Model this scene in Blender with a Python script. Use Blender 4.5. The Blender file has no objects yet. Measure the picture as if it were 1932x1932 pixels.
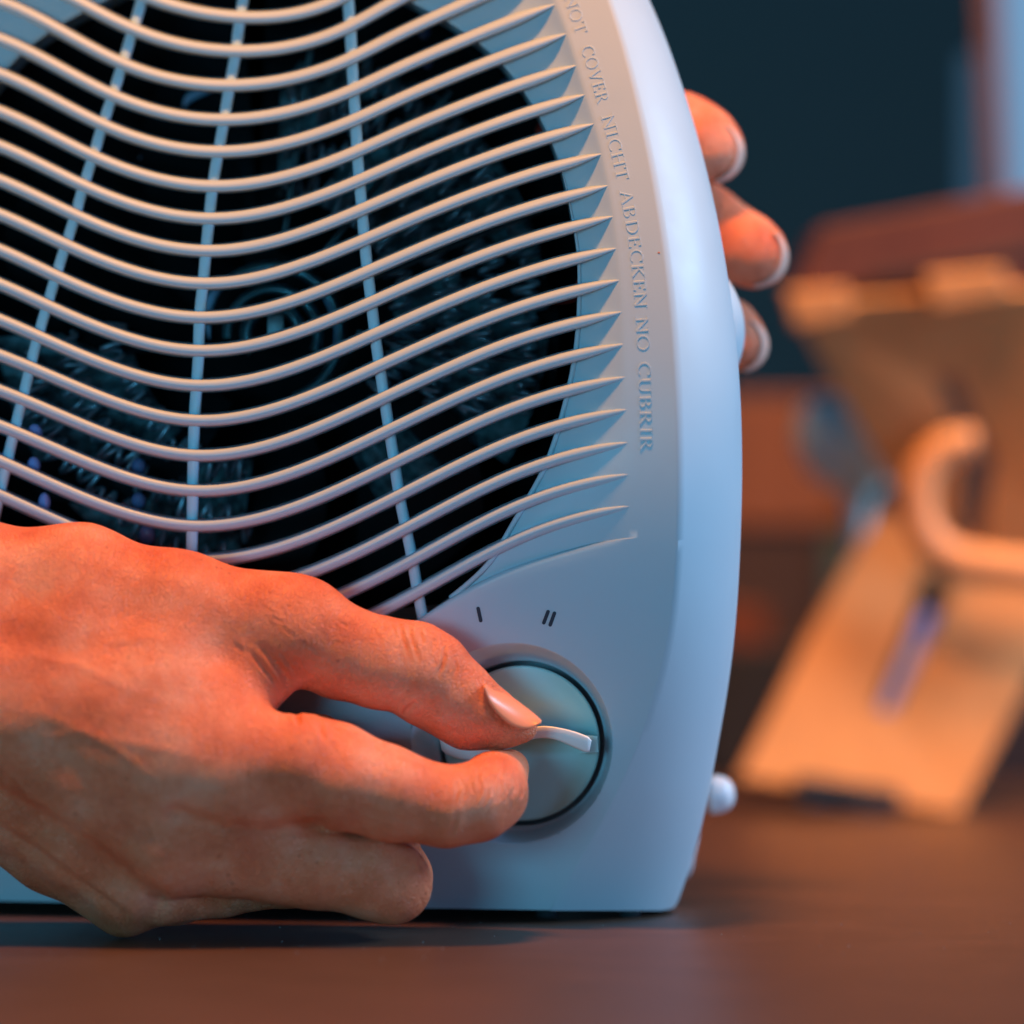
import bpy, bmesh, math, random
import numpy as np
from mathutils import Vector
random.seed(5); RNG = np.random.RandomState(7)
SC = bpy.context.scene

# ------------------------------------------------------------------ camera
K = 1/7500.0            # metres per design unit (the frame is 1932 units wide at the heater)
DIST = 0.9              # camera to heater front
CAMH = 0.1073            # camera height over the table
cam_d = bpy.data.cameras.new('camera'); cam = bpy.data.objects.new('camera', cam_d)
SC.collection.objects.link(cam); SC.camera = cam
cam.location = (0, -DIST, CAMH); cam.rotation_euler = (math.radians(90), 0, 0)
cam_d.sensor_width = 36; cam_d.lens = 36*DIST/(1932*K)
cam_d.clip_start = 0.01; cam_d.clip_end = 50
cam_d.dof.use_dof = True; cam_d.dof.focus_distance = DIST+0.010
cam_d.dof.aperture_fstop = 3.9; cam_d.dof.aperture_blades = 0

# ------------------------------------------------------------------ world + lamps
W = bpy.data.worlds.new('World'); SC.world = W; W.use_nodes = True
bgn = W.node_tree.nodes['Background']
bgn.inputs[0].default_value = (0.05, 0.16, 0.29, 1); bgn.inputs[1].default_value = 0.58
SC.view_settings.view_transform = 'Standard'; SC.view_settings.look = 'None'
SC.view_settings.exposure = 0; SC.view_settings.gamma = 1; SC.view_settings.use_curve_mapping = False
SC.cycles.max_bounces = 8; SC.cycles.use_denoising = True
SC.cycles.sample_clamp_indirect = 5.0

def area(name, loc, target, size, size_y, power, col):
    l = bpy.data.lights.new(name, 'AREA'); l.shape = 'RECTANGLE'; l.size = size; l.size_y = size_y
    l.energy = power; l.color = col
    o = bpy.data.objects.new(name, l); SC.collection.objects.link(o)
    o.location = loc
    o.rotation_euler = (Vector(target)-Vector(loc)).to_track_quat('-Z', 'Y').to_euler()
    return o
area('warm_ceiling_lamp', (-0.04, -0.22, 1.14), (-0.02, 0.0, 0.12), 0.18, 0.10, 17.0, (1.0, 0.36, 0.055))
area('cool_window_light', (1.20, 0.04, 0.78), (0.08, 0.02, 0.10), 0.40, 0.40, 20.5, (0.39, 0.63, 0.88))
area('added_cool_fill', (0.70, -0.30, 0.07), (0.0, -0.01, 0.05), 0.10, 0.08, 1.4, (0.24, 0.48, 0.95))  # added low fill for the finger joint highlight and lower right face
area('cool_front_light', (-0.42, -0.95, 0.14), (-0.02, 0.0, 0.08), 0.35, 0.2, 4.0, (0.13, 0.56, 0.84))
wb = area('added_stand_fill', (0.40, 0.18, 0.85), (0.27, 0.40, 0.05), 0.20, 0.20, 1.6, (1.0, 0.38, 0.08)); wb.data.spread = math.radians(70)  # added fill aimed at the stand and the table behind the heater

# ------------------------------------------------------------------ helpers
def P(u, v, d=0.0):
    s = (DIST + d*K)/DIST
    return Vector(((u-966)*K*s, d*K, CAMH + (966-v)*K*s))
def Pn(a):
    s = (DIST + a[:, 2]*K)/DIST
    return np.stack([(a[:, 0]-966)*K*s, a[:, 2]*K, CAMH + (966-a[:, 1])*K*s], 1)

def new_mesh(name, verts, faces, mat=None, parent=None, smooth=True):
    me = bpy.data.meshes.new(name)
    me.from_pydata([tuple(map(float, v)) for v in verts], [], [tuple(map(int, f)) for f in faces])
    me.validate(); me.update()
    if smooth: me.polygons.foreach_set('use_smooth', [True]*len(me.polygons))
    o = bpy.data.objects.new(name, me); SC.collection.objects.link(o)
    if mat: me.materials.append(mat)
    if parent is not None: o.parent = parent
    return o
def empty(name, loc=(0, 0, 0)):
    o = bpy.data.objects.new(name, None); SC.collection.objects.link(o)
    o.empty_display_size = 0.02; o.location = loc
    return o
def tag(o, label=None, cat=None, group=None, kind=None):
    if label: o['label'] = label
    if cat: o['category'] = cat
    if group: o['group'] = group
    if kind: o['kind'] = kind
    return o

class MB:
    def __init__(s): s.v = []; s.f = []
    def add(s, vs, fs):
        n = len(s.v); s.v += [tuple(x) for x in vs]; s.f += [tuple(i+n for i in f) for f in fs]; return n
    def grid(s, rows, closed_u=False):
        h = len(rows); w = len(rows[0]); vs = [p for r in rows for p in r]; fs = []
        for j in range(h-1):
            for i in range(w if closed_u else w-1):
                k = (i+1) % w
                fs.append((j*w+i, j*w+k, (j+1)*w+k, (j+1)*w+i))
        return s.add(vs, fs)
    def tube(s, pts, rads, n=14, caps=True):
        pts = [Vector(p) for p in pts]; rows = []
        up = Vector((0, 1, 0.01))
        for i, p in enumerate(pts):
            t = (pts[min(i+1, len(pts)-1)]-pts[max(i-1, 0)]).normalized()
            a = t.cross(up)
            if a.length < 1e-4: a = t.cross(Vector((1, 0, 0)))
            a.normalize(); b = t.cross(a).normalized()
            r = rads[i] if hasattr(rads, '__len__') else rads
            rows.append([p + a*math.cos(q*2*math.pi/n)*r + b*math.sin(q*2*math.pi/n)*r for q in range(n)])
        k = s.grid(rows, True)
        if caps:
            s.f.append(tuple(k+i for i in range(n))); m = k+(len(rows)-1)*n
            s.f.append(tuple(m+n-1-i for i in range(n)))
    def box(s, c, sz, rot=None):
        vs = []
        for x in (-1, 1):
            for y in (-1, 1):
                for z in (-1, 1):
                    q = Vector((x*sz[0]/2, y*sz[1]/2, z*sz[2]/2))
                    if rot: q = rot @ q
                    vs.append(Vector(c)+q)
        s.add(vs, [(0,1,3,2),(4,6,7,5),(0,4,5,1),(2,3,7,6),(0,2,6,4),(1,5,7,3)])
    def build(s, name, mat, parent=None, smooth=True, weld=0, fixn=False, bevel=0):
        o = new_mesh(name, s.v, s.f, mat, parent, smooth)
        if weld or fixn or bevel:
            bm = bmesh.new(); bm.from_mesh(o.data)
            if weld: bmesh.ops.remove_doubles(bm, verts=bm.verts, dist=weld)
            if fixn or bevel: bmesh.ops.recalc_face_normals(bm, faces=bm.faces)
            if bevel:
                es = [e for e in bm.edges if len(e.link_faces) == 2 and e.calc_face_angle(0) > 0.6]
                bmesh.ops.bevel(bm, geom=es, offset=bevel, segments=3, affect='EDGES', profile=0.5)
            bm.to_mesh(o.data); bm.free()
            if smooth: o.data.polygons.foreach_set('use_smooth', [True]*len(o.data.polygons))
        if smooth and bevel:
            m = o.modifiers.new('wn', 'WEIGHTED_NORMAL'); m.keep_sharp = True
        return o

def cspline(xs, ys):
    """natural cubic spline, linear outside"""
    xs = np.array(xs, float); ys = np.array(ys, float); n = len(xs); h = np.diff(xs)
    A = np.zeros((n, n)); b = np.zeros(n); A[0, 0] = A[-1, -1] = 1
    for i in range(1, n-1):
        A[i, i-1] = h[i-1]; A[i, i] = 2*(h[i-1]+h[i]); A[i, i+1] = h[i]
        b[i] = 3*((ys[i+1]-ys[i])/h[i]-(ys[i]-ys[i-1])/h[i-1])
    c = np.linalg.solve(A, b)
    bb = (ys[1:]-ys[:-1])/h - h*(2*c[:-1]+c[1:])/3; dd = (c[1:]-c[:-1])/(3*h)
    def f(x):
        x = np.asarray(x, float); i = np.clip(np.searchsorted(xs, x)-1, 0, n-2); t = x-xs[i]
        r = ys[i]+bb[i]*t+c[i]*t*t+dd[i]*t**3
        r = np.where(x < xs[0], ys[0]+bb[0]*(x-xs[0]), r)
        e = bb[-1]+2*c[-2]*h[-1]+3*dd[-1]*h[-1]**2
        return np.where(x > xs[-1], ys[-1]+e*(x-xs[-1]), r)
    return f
def curve2(pts, n):
    """smooth resampled polyline through 2D/3D points"""
    a = np.array(pts, float); d = np.r_[0, np.cumsum(np.linalg.norm(np.diff(a, axis=0), axis=1))]
    fs = [cspline(d, a[:, i]) for i in range(a.shape[1])]; t = np.linspace(0, d[-1], n)
    return np.stack([f(t) for f in fs], 1)

# ------------------------------------------------------------------ materials
def mat(name, col, rough=0.5, metal=0.0, spec=0.5, **kw):
    m = bpy.data.materials.new(name); m.use_nodes = True
    b = m.node_tree.nodes['Principled BSDF']
    b.inputs['Base Color'].default_value = (*col, 1); b.inputs['Roughness'].default_value = rough
    b.inputs['Metallic'].default_value = metal; b.inputs['Specular IOR Level'].default_value = spec
    for k, v in kw.items(): b.inputs[k.replace('_', ' ')].default_value = v
    return m
def N(m, t, **kw):
    n = m.node_tree.nodes.new(t)
    for k, v in kw.items(): setattr(n, k, v)
    return n
def L(m, a, b): m.node_tree.links.new(a, b)
def noise(m, scale, detail=4, rough=0.5, vec=None):
    n = N(m, 'ShaderNodeTexNoise'); n.inputs['Scale'].default_value = scale
    n.inputs['Detail'].default_value = detail; n.inputs['Roughness'].default_value = rough
    if vec is None:
        tc = N(m, 'ShaderNodeTexCoord'); vec = tc.outputs['Object']
    L(m, vec, n.inputs['Vector']); return n
def ramp(m, fac, stops):
    r = N(m, 'ShaderNodeValToRGB'); e = r.color_ramp.elements
    while len(e) < len(stops): e.new(0.5)
    for i, (p, c) in enumerate(stops): e[i].position = p; e[i].color = (*c, 1)
    L(m, fac, r.inputs['Fac']); return r
def bump(m, height, strength, dist, prev=None):
    b = N(m, 'ShaderNodeBump'); b.inputs['Strength'].default_value = strength; b.inputs['Distance'].default_value = dist
    L(m, height, b.inputs['Height'])
    if prev is not None: L(m, prev.outputs['Normal'], b.inputs['Normal'])
    return b
def B(m): return m.node_tree.nodes['Principled BSDF']

M_plastic = mat('pale_plastic', (0.48, 0.60, 0.66), 0.42, spec=0.4)
M_plastic.node_tree.nodes['Principled BSDF'].inputs['Subsurface Weight'].default_value = 0.0
n1 = noise(M_plastic, 2600, 2, 0.6); bp = bump(M_plastic, n1.outputs['Fac'], 0.10, 0.0002)
L(M_plastic, bp.outputs['Normal'], B(M_plastic).inputs['Normal'])
n2 = noise(M_plastic, 60, 5, 0.6); rr = ramp(M_plastic, n2.outputs['Fac'], [(0.3, (0.36,)*3), (0.7, (0.50,)*3)])
L(M_plastic, rr.outputs['Color'], B(M_plastic).inputs['Roughness'])
M_side = M_plastic
M_rib = mat('rib_plastic', (0.50, 0.72, 0.82), 0.5)
M_knob = mat('dial_plastic', (0.38, 0.76, 0.76), 0.35)
M_handle = mat('dial_handle_plastic', (0.92, 0.92, 0.88), 0.3)
M_print = mat('dark_print', (0.012, 0.03, 0.05), 0.6)
M_inside = mat('inside_dark', (0.005, 0.007, 0.009), 0.7, spec=0.08)
M_fan = mat('fan_plastic', (0.005, 0.008, 0.010), 0.5, spec=0.08)
M_metal = mat('coil_metal', (0.32, 0.42, 0.50), 0.4, 0.7)
M_mica = mat('mica', (0.04, 0.07, 0.08), 0.6)
M_redwire = mat('red_wire', (0.30, 0.02, 0.01), 0.4)
M_rubber = mat('foot_rubber', (0.03, 0.035, 0.04), 0.6)
M_white = mat('white_gloss', (0.82, 0.84, 0.86), 0.2)

# skin
def skin_mat(name, c0, c1, c2):
    m = mat(name, c1, 0.42, spec=0.5)
    b = B(m); b.inputs['Subsurface Weight'].default_value = 0.25
    b.inputs['Subsurface Radius'].default_value = (1.0, 0.30, 0.16); b.inputs['Subsurface Scale'].default_value = 0.0024
    tc = N(m, 'ShaderNodeTexCoord'); o = tc.outputs['Object']
    na = noise(m, 55, 4, 0.6, o); r1 = ramp(m, na.outputs['Fac'], [(0.32, c0), (0.5, c1), (0.68, c2)])
    # pores and small dark follicles
    v = N(m, 'ShaderNodeTexVoronoi'); v.inputs['Scale'].default_value = 260; v.inputs['Randomness'].default_value = 1
    L(m, o, v.inputs['Vector'])
    rp = ramp(m, v.outputs['Distance'], [(0.0, (0.55, 0.45, 0.4)), (0.17, (1, 1, 1))])
    nm = noise(m, 90, 3, 0.5, o)
    rm = ramp(m, nm.outputs['Fac'], [(0.42, (0, 0, 0)), (0.58, (1, 1, 1))])
    mx = N(m, 'ShaderNodeMix', data_type='RGBA', blend_type='MULTIPLY')
    L(m, rm.outputs['Color'], mx.inputs[0]); L(m, r1.outputs['Color'], mx.inputs[6]); L(m, rp.outputs['Color'], mx.inputs[7])
    L(m, mx.outputs[2], b.inputs['Base Color'])
    # bumps: leathery cell pattern + fine noise
    mp = N(m, 'ShaderNodeMapping'); mp.inputs['Rotation'].default_value = (0, 0.4, 0); mp.inputs['Scale'].default_value = (1.0, 1, 1.7)
    L(m, o, mp.inputs['Vector'])
    nd = noise(m, 300, 3, 0.5, o); vm = N(m, 'ShaderNodeVectorMath', operation='MULTIPLY_ADD')
    L(m, nd.outputs['Color'], vm.inputs[0]); vm.inputs[1].default_value = (0.0016,)*3; L(m, mp.outputs['Vector'], vm.inputs[2])
    v2 = N(m, 'ShaderNodeTexVoronoi', feature='DISTANCE_TO_EDGE'); v2.inputs['Scale'].default_value = 900
    L(m, vm.outputs[0], v2.inputs['Vector'])
    r2 = ramp(m, v2.outputs['Distance'], [(0.0, (0, 0, 0)), (0.18, (1, 1, 1))])
    b1 = bump(m, r2.outputs['Color'], 0.8, 0.00034)
    n3 = noise(m, 1500, 5, 0.65, o); b2 = bump(m, n3.outputs['Fac'], 0.6, 0.0004, b1)
    n4 = noise(m, 160, 4, 0.6, o); b3 = bump(m, n4.outputs['Fac'], 0.45, 0.0007, b2)
    L(m, b3.outputs['Normal'], b.inputs['Normal'])
    rr = ramp(m, n4.outputs['Fac'], [(0.35, (0.36,)*3), (0.65, (0.52,)*3)]); L(m, rr.outputs['Color'], b.inputs['Roughness'])
    return m
M_skin = skin_mat('skin', (0.76, 0.150, 0.055), (0.92, 0.235, 0.100), (0.97, 0.34, 0.185))
M_nail = mat('nail', (0.88, 0.30, 0.15), 0.33, spec=0.5); B(M_nail).inputs['Subsurface Weight'].default_value = 0.2
B(M_nail).inputs['Subsurface Scale'].default_value = 0.001
M_nailtip = mat('nail_pale', (0.72, 0.44, 0.34), 0.5)

# table
M_table = mat('table_wood', (0.13, 0.05, 0.03), 0.42, spec=0.5)
tc = N(M_table, 'ShaderNodeTexCoord'); mp = N(M_table, 'ShaderNodeMapping'); mp.inputs['Scale'].default_value = (3, 6, 1)
L(M_table, tc.outputs['Object'], mp.inputs['Vector'])
ng = noise(M_table, 9, 6, 0.6, mp.outputs['Vector'])
rg = ramp(M_table, ng.outputs['Fac'], [(0.3, (0.066, 0.030, 0.017)), (0.55, (0.082, 0.038, 0.022)), (0.75, (0.094, 0.045, 0.028))])
L(M_table, rg.outputs['Color'], B(M_table).inputs['Base Color'])
n5 = noise(M_table, 900, 3, 0.6); bt = bump(M_table, n5.outputs['Fac'], 0.12, 0.0003); L(M_table, bt.outputs['Normal'], B(M_table).inputs['Normal'])
def wood(name, a, b_, rough=0.5):
    m = mat(name, a, rough); t = N(m, 'ShaderNodeTexCoord'); q = N(m, 'ShaderNodeMapping'); q.inputs['Scale'].default_value = (14, 14, 1.5)
    L(m, t.outputs['Object'], q.inputs['Vector']); n = noise(m, 6, 5, 0.6, q.outputs['Vector'])
    r = ramp(m, n.outputs['Fac'], [(0.3, a), (0.7, b_)]); L(m, r.outputs['Color'], B(m).inputs['Base Color']); return m
M_orange = wood('stand_wood', (0.57, 0.28, 0.095), (0.67, 0.34, 0.125))
M_brown = wood('dark_brown_wood', (0.10, 0.035, 0.025), (0.15, 0.055, 0.035), 0.45)
M_mid = wood('mid_brown_wood', (0.20, 0.10, 0.07), (0.26, 0.13, 0.09))
M_wall = mat('wall_paint', (0.045, 0.075, 0.10), 0.9, spec=0.1)
nw = noise(M_wall, 1.2, 3); rw = ramp(M_wall, nw.outputs['Fac'], [(0.3, (0.075, 0.17, 0.18)), (0.7, (0.09, 0.18, 0.21))]); L(M_wall, rw.outputs['Color'], B(M_wall).inputs['Base Color'])

# ================================================================== THE SETTING
tb = MB(); tb.box((0.2, 1.30, -0.015), (3.0, 4.0, 0.03))
tab = tb.build('table', M_table, smooth=False); tag(tab, kind='structure')
wl = MB(); wl.box((0, 3.4, 1.0), (8, 0.1, 4.0)); wall = wl.build('wall', M_wall, smooth=False); tag(wall, kind='structure')

# ================================================================== FAN HEATER
HX = -1.0
def depthF(u, v):
    return -(u-1100)*0.16 + 220*np.log(np.cosh((v-800)/500.0))
def H(u, v, d=0.0):      # a point on (or d units behind) the front face
    p = P(u, v, depthF(u, v)+d); p.z = max(p.z, 0.0032); return p
heater = empty('fan_heater', (P(420, 1700, 200).x, 0.03, 0))
tag(heater, 'pale blue-grey plastic fan heater with wavy grille bars standing on the brown table', 'fan heater')
def part(mb, name, m, **kw):
    o = mb.build(name, m, None, **kw); o.parent = heater; o.matrix_parent_inverse = heater.matrix_basis.inverted(); return o
def child(o, parent):
    o.parent = parent
    mw = parent.matrix_basis if parent.parent is None else parent.parent.matrix_basis @ parent.matrix_parent_inverse @ parent.matrix_basis
    o.matrix_parent_inverse = mw.inverted(); return o

# outlines (u as function of v)
AX = 380
fF = cspline([-60, 0, 180, 380, 540, 700, 880, 1020, 1180, 1290, 1427, 1530, 1640, 1722], [1128, 1150, 1200, 1240, 1262, 1275, 1281, 1279, 1265, 1241, 1194, 1146, 1084, 1036])
fS = cspline([-60, 0, 170, 350, 520, 700, 850, 1050, 1250, 1430, 1580, 1722], [1196, 1225, 1290, 1340, 1373, 1394, 1400, 1396, 1380, 1350, 1318, 1272])
Trow = [-413, -353, -293, -233, -173, -113, -53, 7, 63, 123, 178, 233, 290, 350, 408, 468, 528, 588, 649, 711, 772, 834, 894, 954, 1014]
Ixx = [590, 720, 815, 885, 940, 985, 1020, 1050, 1071, 1089, 1106, 1123, 1137, 1149, 1159, 1166, 1172, 1177, 1181, 1185, 1190, 1193, 1196, 1198, 1199]
fI = cspline(Trow, Ixx)
def vbot(u): return 1700 + 22/1270*u
topF = [(1060, -200), (930, -330), (760, -420), (560, -475), (380, -492)]
topS = [(1120, -200), (985, -350), (810, -460), (590, -525), (380, -545)]
topI = [(940, -173), (815, -293), (690, -368), (540, -425), (380, -440)]
topH = [(650, -80), (560, -100), (500, -108), (470, -112), (440, -112)]
def mirror(pts): return [(2*AX-x, y) for x, y in pts]
yr = [1014, 950, 880, 800, 720, 640, 560, 480, 400, 320, 240, 160, 80, 0, -60]
fH = cspline([23, 67, 140, 247, 350, 417, 500, 570, 634, 694, 755, 858, 901, 978, 1061, 1130], [811, 884, 964, 1031, 1068, 1081, 1093, 1093, 1091, 1081, 1068, 1038, 1019, 974, 924, 850])
hv = np.interp(range(len(yr)), [0, 2, 6, 10, 13, 14], [1130, 990, 560, 240, 10, -30])
NS = 220
def fullcurve(right, left=None):
    left = left if left is not None else mirror(right)
    return right + left[::-1][1:] if right[-1] == left[-1] else right + left[::-1]
cF = curve2(fullcurve([(float(fF(y)), y) for y in yr]+topF), NS)
cS = curve2(fullcurve([(float(fS(y)), y) for y in yr]+topS), NS)
cI = curve2(fullcurve([(float(fI(y)), y) for y in yr]+topI), NS)
Hr = [(float(fH(y)), y) for y in hv]+topH
Hl = [(968-x if y < 300 else (968-(y-300)*0.09)-x, y) for x, y in Hr]; Hl[-1] = Hr[-1]
cH = curve2(fullcurve(Hr, Hl), NS)

# lower edge of the grille opening (the last "bar")
fE = cspline([AX*2-1199, 200, 380, 560, 700, 780, 850, 948, 1080, 1140, 1199], [1014, 1235, 1262, 1235, 1190, 1172, 1130, 1082, 1036, 1022, 1014])
fE = cspline([-439, -320, -188, -90, -20, 120, 380, 640, 780, 844, 948, 1077, 1140, 1199], [1014, 1036, 1082, 1130, 1172, 1236, 1275, 1240, 1174, 1132, 1078, 1036, 1021, 1014])

body = MB()
# (a) ring of the face between tips of the bars and its rim
rows = []
for t in np.linspace(0, 1, 16):
    c = cI*(1-t)+cF*t; rows.append([H(x, y) for x, y in c])
body.grid(rows)
# (b) recess ramp between tips and the round opening
def recess_d(dist, v):
    sl = 0.6*min(0.5, max(0.13, 0.19-0.44*math.tanh((v-800)/500)))
    dist = dist*dist/(dist+14)
    return 55*(1-math.exp(-dist*sl*1.12/55))
rows = []
for t in np.linspace(0, 1, 26):
    row = []
    for j in range(NS):
        x, y = cI[j]*(1-t)+cH[j]*t
        s = min(j, NS-1-j)/12.0
        if s < 1:  # follow the lower edge curve near its ends
            x0, y0 = (cI[0]*(1-t)+cH[0]*t) if j < NS/2 else (cI[-1]*(1-t)+cH[-1]*t)
            y += (float(fE(x0))-y0)*(1-s)
        dist = math.hypot(*(np.array([x, y])-cI[j]))
        row.append(H(x, y, recess_d(dist, cI[j][1])))
    rows.append(row)
rows_rec = rows
body.grid(rows)
# (c) wall of the opening going back
rows = [rows_rec[-1]]
for dd in (6, 20, 60, 110):
    rows.append([p+Vector((0, dd*K, 0)) for p in rows_rec[-1]])
body.grid(rows)
# (d) lower face
tops = [(x, float(fE(x))) for x in np.r_[np.linspace(-439, -380, 8)[:-1], np.linspace(-380, 1140, 90), np.linspace(1140, 1199, 8)[1:]]]
FL = lambda y: 2*AX-float(fF(y))
nside = 15
fr1014 = float(fF(1014))
tops = [(2*AX-fr1014+(i/nside)*(-439-(2*AX-fr1014)), 1014) for i in range(nside)] + tops + [(1199+(i+1)/nside*(fr1014-1199), 1014) for i in range(nside)]
offs = [(0, 12), (1.5, 6.5), (4, 3), (8, 0.9), (13, 0)]
vv = list(np.linspace(0, 1, 34)[1:])
KC = np.array([966.0, 1403.0]); KR = 190
rows = [[] for _ in range(len(offs)+len(vv))]
for (x0, y0) in tops:
    fade = max(0, min(1, (1178-x0)/110, (x0+418)/110))
    tt = (x0-FL(y0))/(float(fF(y0))-FL(y0)); yb = None
    for i, (o, dd) in enumerate(offs):
        rows[i].append(H(x0, y0+o, dd*fade))
    ys = y0+13
    for i, f in enumerate(vv):
        xb = FL(1715)+tt*(float(fF(1715))-FL(1715)); yb = vbot(xb)
        y = ys+(yb-ys)*f
        x = FL(y)+tt*(float(fF(y))-FL(y)); rows[len(offs)+i].append(H(x, y))
lower_rows = rows
# wall behind the lower edge
wr0 = lower_rows[0][nside:-nside]; wallrows = [wr0]
for dd in (20, 60, 150): wallrows.append([p+Vector((0, dd*K, 0)) for p in wr0])
body.grid(wallrows)
LR = lower_rows
n_low = body.grid(LR)
# (e) curved side shell: rim -> silhouette -> back
yb_ = vbot(float(fF(1715))); yl = np.array([1014+o for o, _ in offs[1:]]+[1027+(yb_-1027)*f for f in vv])
def side_curve(c, f):
    right = [(float(f(y)), y) for y in yl[::-1]]
    return np.array(right + [tuple(p) for p in c] + mirror(right)[::-1])
sF = side_curve(cF, fF); sS = side_curve(cS, fS)
sF[:, 1] = np.where(sF[:, 1] > 1690, np.minimum(sF[:, 1], vbot(sF[:, 0])), sF[:, 1])
rows = []
for w in np.linspace(0, 1, 18):
    a1 = math.radians(88)
    row = []
    for j in range(len(sF)):
        q0 = 44-26*min(1, max(0, (sF[j][1]-1050)/450)); a0 = math.radians(q0); ph = math.radians(q0+(88-q0)*w)
        ac = (math.sin(ph)-math.sin(a0))/(math.sin(a1)-math.sin(a0)); dp = (math.cos(a0)-math.cos(ph))/(math.cos(a0)-math.cos(a1))
        x, y = sF[j]*(1-ac)+sS[j]*ac
        df = depthF(*sF[j])
        p = P(x, y, df+dp*190); p.z = max(p.z, 0.0013); row.append(p)
    rows.append(row)
last = rows[-1]; cx = P(AX, 700, 200).x
for dd, sc in ((12, 0.996), (60, 0.985), (200, 0.965), (420, 0.94), (430, 0.90), (430, 0.4), (430, 0.02)):
    rows.append([Vector((cx+(p.x-cx)*sc, p.y+dd*K, max(0.0013, (p.z-0.1)*min(1, sc+0.02)+0.1))) for p in last])
body.grid(rows)
housing = part(body, 'housing', M_plastic, weld=2e-5, fixn=False)
# knock the dial bowl into the lower face: move vertices by a smooth depression is too coarse, so cut a round hole
bm = bmesh.new(); bm.from_mesh(housing.data)
bmesh.ops.recalc_face_normals(bm, faces=bm.faces)
kc = H(966, 1403)
# a boolean would be heavy: subdivide locally, then snap the rim to a circle
def uv_of(p):
    s = (DIST+p.y)/DIST
    return (p.x/K/s+966, 966-(p.z-CAMH)/K/s)
def near(v):
    u, w = uv_of(v.co); return abs(u-966) < 260 and abs(w-1403) < 260 and v.co.y < 0.060
fs = [f for f in bm.faces if all(near(v) for v in f.verts)]
bmesh.ops.subdivide_edges(bm, edges=list({e for f in fs for e in f.edges}), cuts=2, use_grid_fill=True)
dele = []
for f in bm.faces:
    u, w = uv_of(f.calc_center_median())
    if math.hypot(u-966, w-1403) < KR-3 and f.calc_center_median().y < 0.060: dele.append(f)
bmesh.ops.delete(bm, geom=dele, context='FACES')
for e in bm.edges:
    if e.is_boundary:
        for v in e.verts:
            u, w = uv_of(v.co)
            r = math.hypot(u-966, w-1403)
            if r < KR+22 and v.co.y < 0.060:
                a = math.atan2(w-1403, u-966)
                v.co = H(966+math.cos(a)*KR, 1403+math.sin(a)*KR)
bm.to_mesh(housing.data); bm.free()
housing.data.polygons.foreach_set('use_smooth', [True]*len(housing.data.polygons))

# opening lip along lower right of the round hole
lip = MB()
idx = [j for j in range(0, 60)]
pts = [rows_rec[-1][j]+Vector((0, -2*K, 0)) for j in idx]
lip.tube(pts, [5*K*min(1, (60-i)/25) + 0.5*K for i in range(60)], 8)
part(lip, 'opening_lip', M_plastic)

# interior: dark drum
drum = MB(); rr_ = []
for dd, sc in ((60, 1.015), (480, 1.0), (482, 0.0)):
    c0 = sum((Vector(p) for p in rows_rec[-1]), Vector())/NS
    rr_.append([Vector((c0.x+(p.x-c0.x)*sc, p.y*(1 if dd < 400 else 0)+ (dd*K if dd < 400 else 0.072), c0.z+(p.z-c0.z)*sc)) for p in rows_rec[-1]])
drum.grid(rr_, True)
part(drum, 'inner_drum', M_inside)

# grille bars
ribx = {
 'c': cspline([-420, -200, 0, 43, 105, 165, 227, 288, 348, 410, 473, 537, 597, 664, 728, 793, 858, 988, 1053, 1280], [430, 462, 459, 452, 444, 433, 423, 412, 402, 395, 389, 383, 377, 375, 371, 367, 365, 363, 362, 362]),
 'r': cspline([-420, -200, 0, 57, 113, 170, 227, 282, 337, 394, 453, 514, 572, 632, 690, 749, 808, 871, 931, 987, 1050, 1120, 1180], [590, 640, 657, 661, 664, 667, 671, 674, 678, 683, 688, 694, 701, 708, 716, 725, 734, 744, 753, 764, 777, 789, 801]),
 'l': cspline([-420, -100, 17, 70, 125, 182, 238, 295, 347, 407, 463, 520, 580, 661, 727, 794, 861, 921, 1200], [390, 295, 263, 247, 230, 212, 193, 176, 159, 142, 124, 106, 88, 65, 49, 32, 16, 2, -60])}
dCR = cspline([-250, 57, 170, 282, 394, 514, 690, 808, 931, 1100], [30, 48, 57, 66, 78, 87, 103, 114, 122, 130])
dLF = cspline([-100, 165, 288, 473, 793, 1053], [172, 157, 146, 133, 123, 122])
Tlist = [t for t in Trow[:-1]]
def bar_curve(T):
    xt = float(fI(T)); yr_ = T+162; xr = float(ribx['r'](yr_)); yc = yr_+float(dCR(yr_)); xc = float(ribx['c'](yc))
    q = min(1, max(0, T/900))
    f = [(0.28, 0.255-0.10*q), (0.55, 0.52-0.12*q), (0.8, 0.78-0.06*q)]
    pr = [(xt-s*(xt-xr), T+162*g) for s, g in f]
    yl_ = yc-float(dLF(yc))
    # left rib crossing
    yy = yc-60
    for _ in range(6):
        xl = float(ribx['l'](yy)); yy = yc-float(np.interp(yc, [165, 288, 473, 537, 597, 793, 1053], [41, 51, 67, 73, 78, 100, 122]))
    pts = [(xc, yc), (xr, yr_)] + pr[::-1] + [(xt, T)]
    if xl > 25: left = [(0, yl_), (xl, yy)]
    else: left = [(0, yl_)]
    if xc-xl > 60 and xl > 25:
        pass
    # left outer part mirrors the right one
    mir = [(2*AX-x, y-20) for x, y in reversed(pr+[])][0:0]
    xt2 = 2*AX-xt; mid = (xt2+0)/2
    lo = [(xt2, T-12), (xt2*0.62, T+ (yl_-T)*0.34)]
    allp = lo + left + pts
    allp = sorted(allp)
    out = [allp[0]]
    for p in allp[1:]:
        if p[0]-out[-1][0] > 18: out.append(p)
    if out[-1][0] != xt: out[-1] = (xt, T)
    f = cspline([p[0] for p in out], [p[1] for p in out])
    return f, out[0][0], xt
W0 = 10.8
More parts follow.
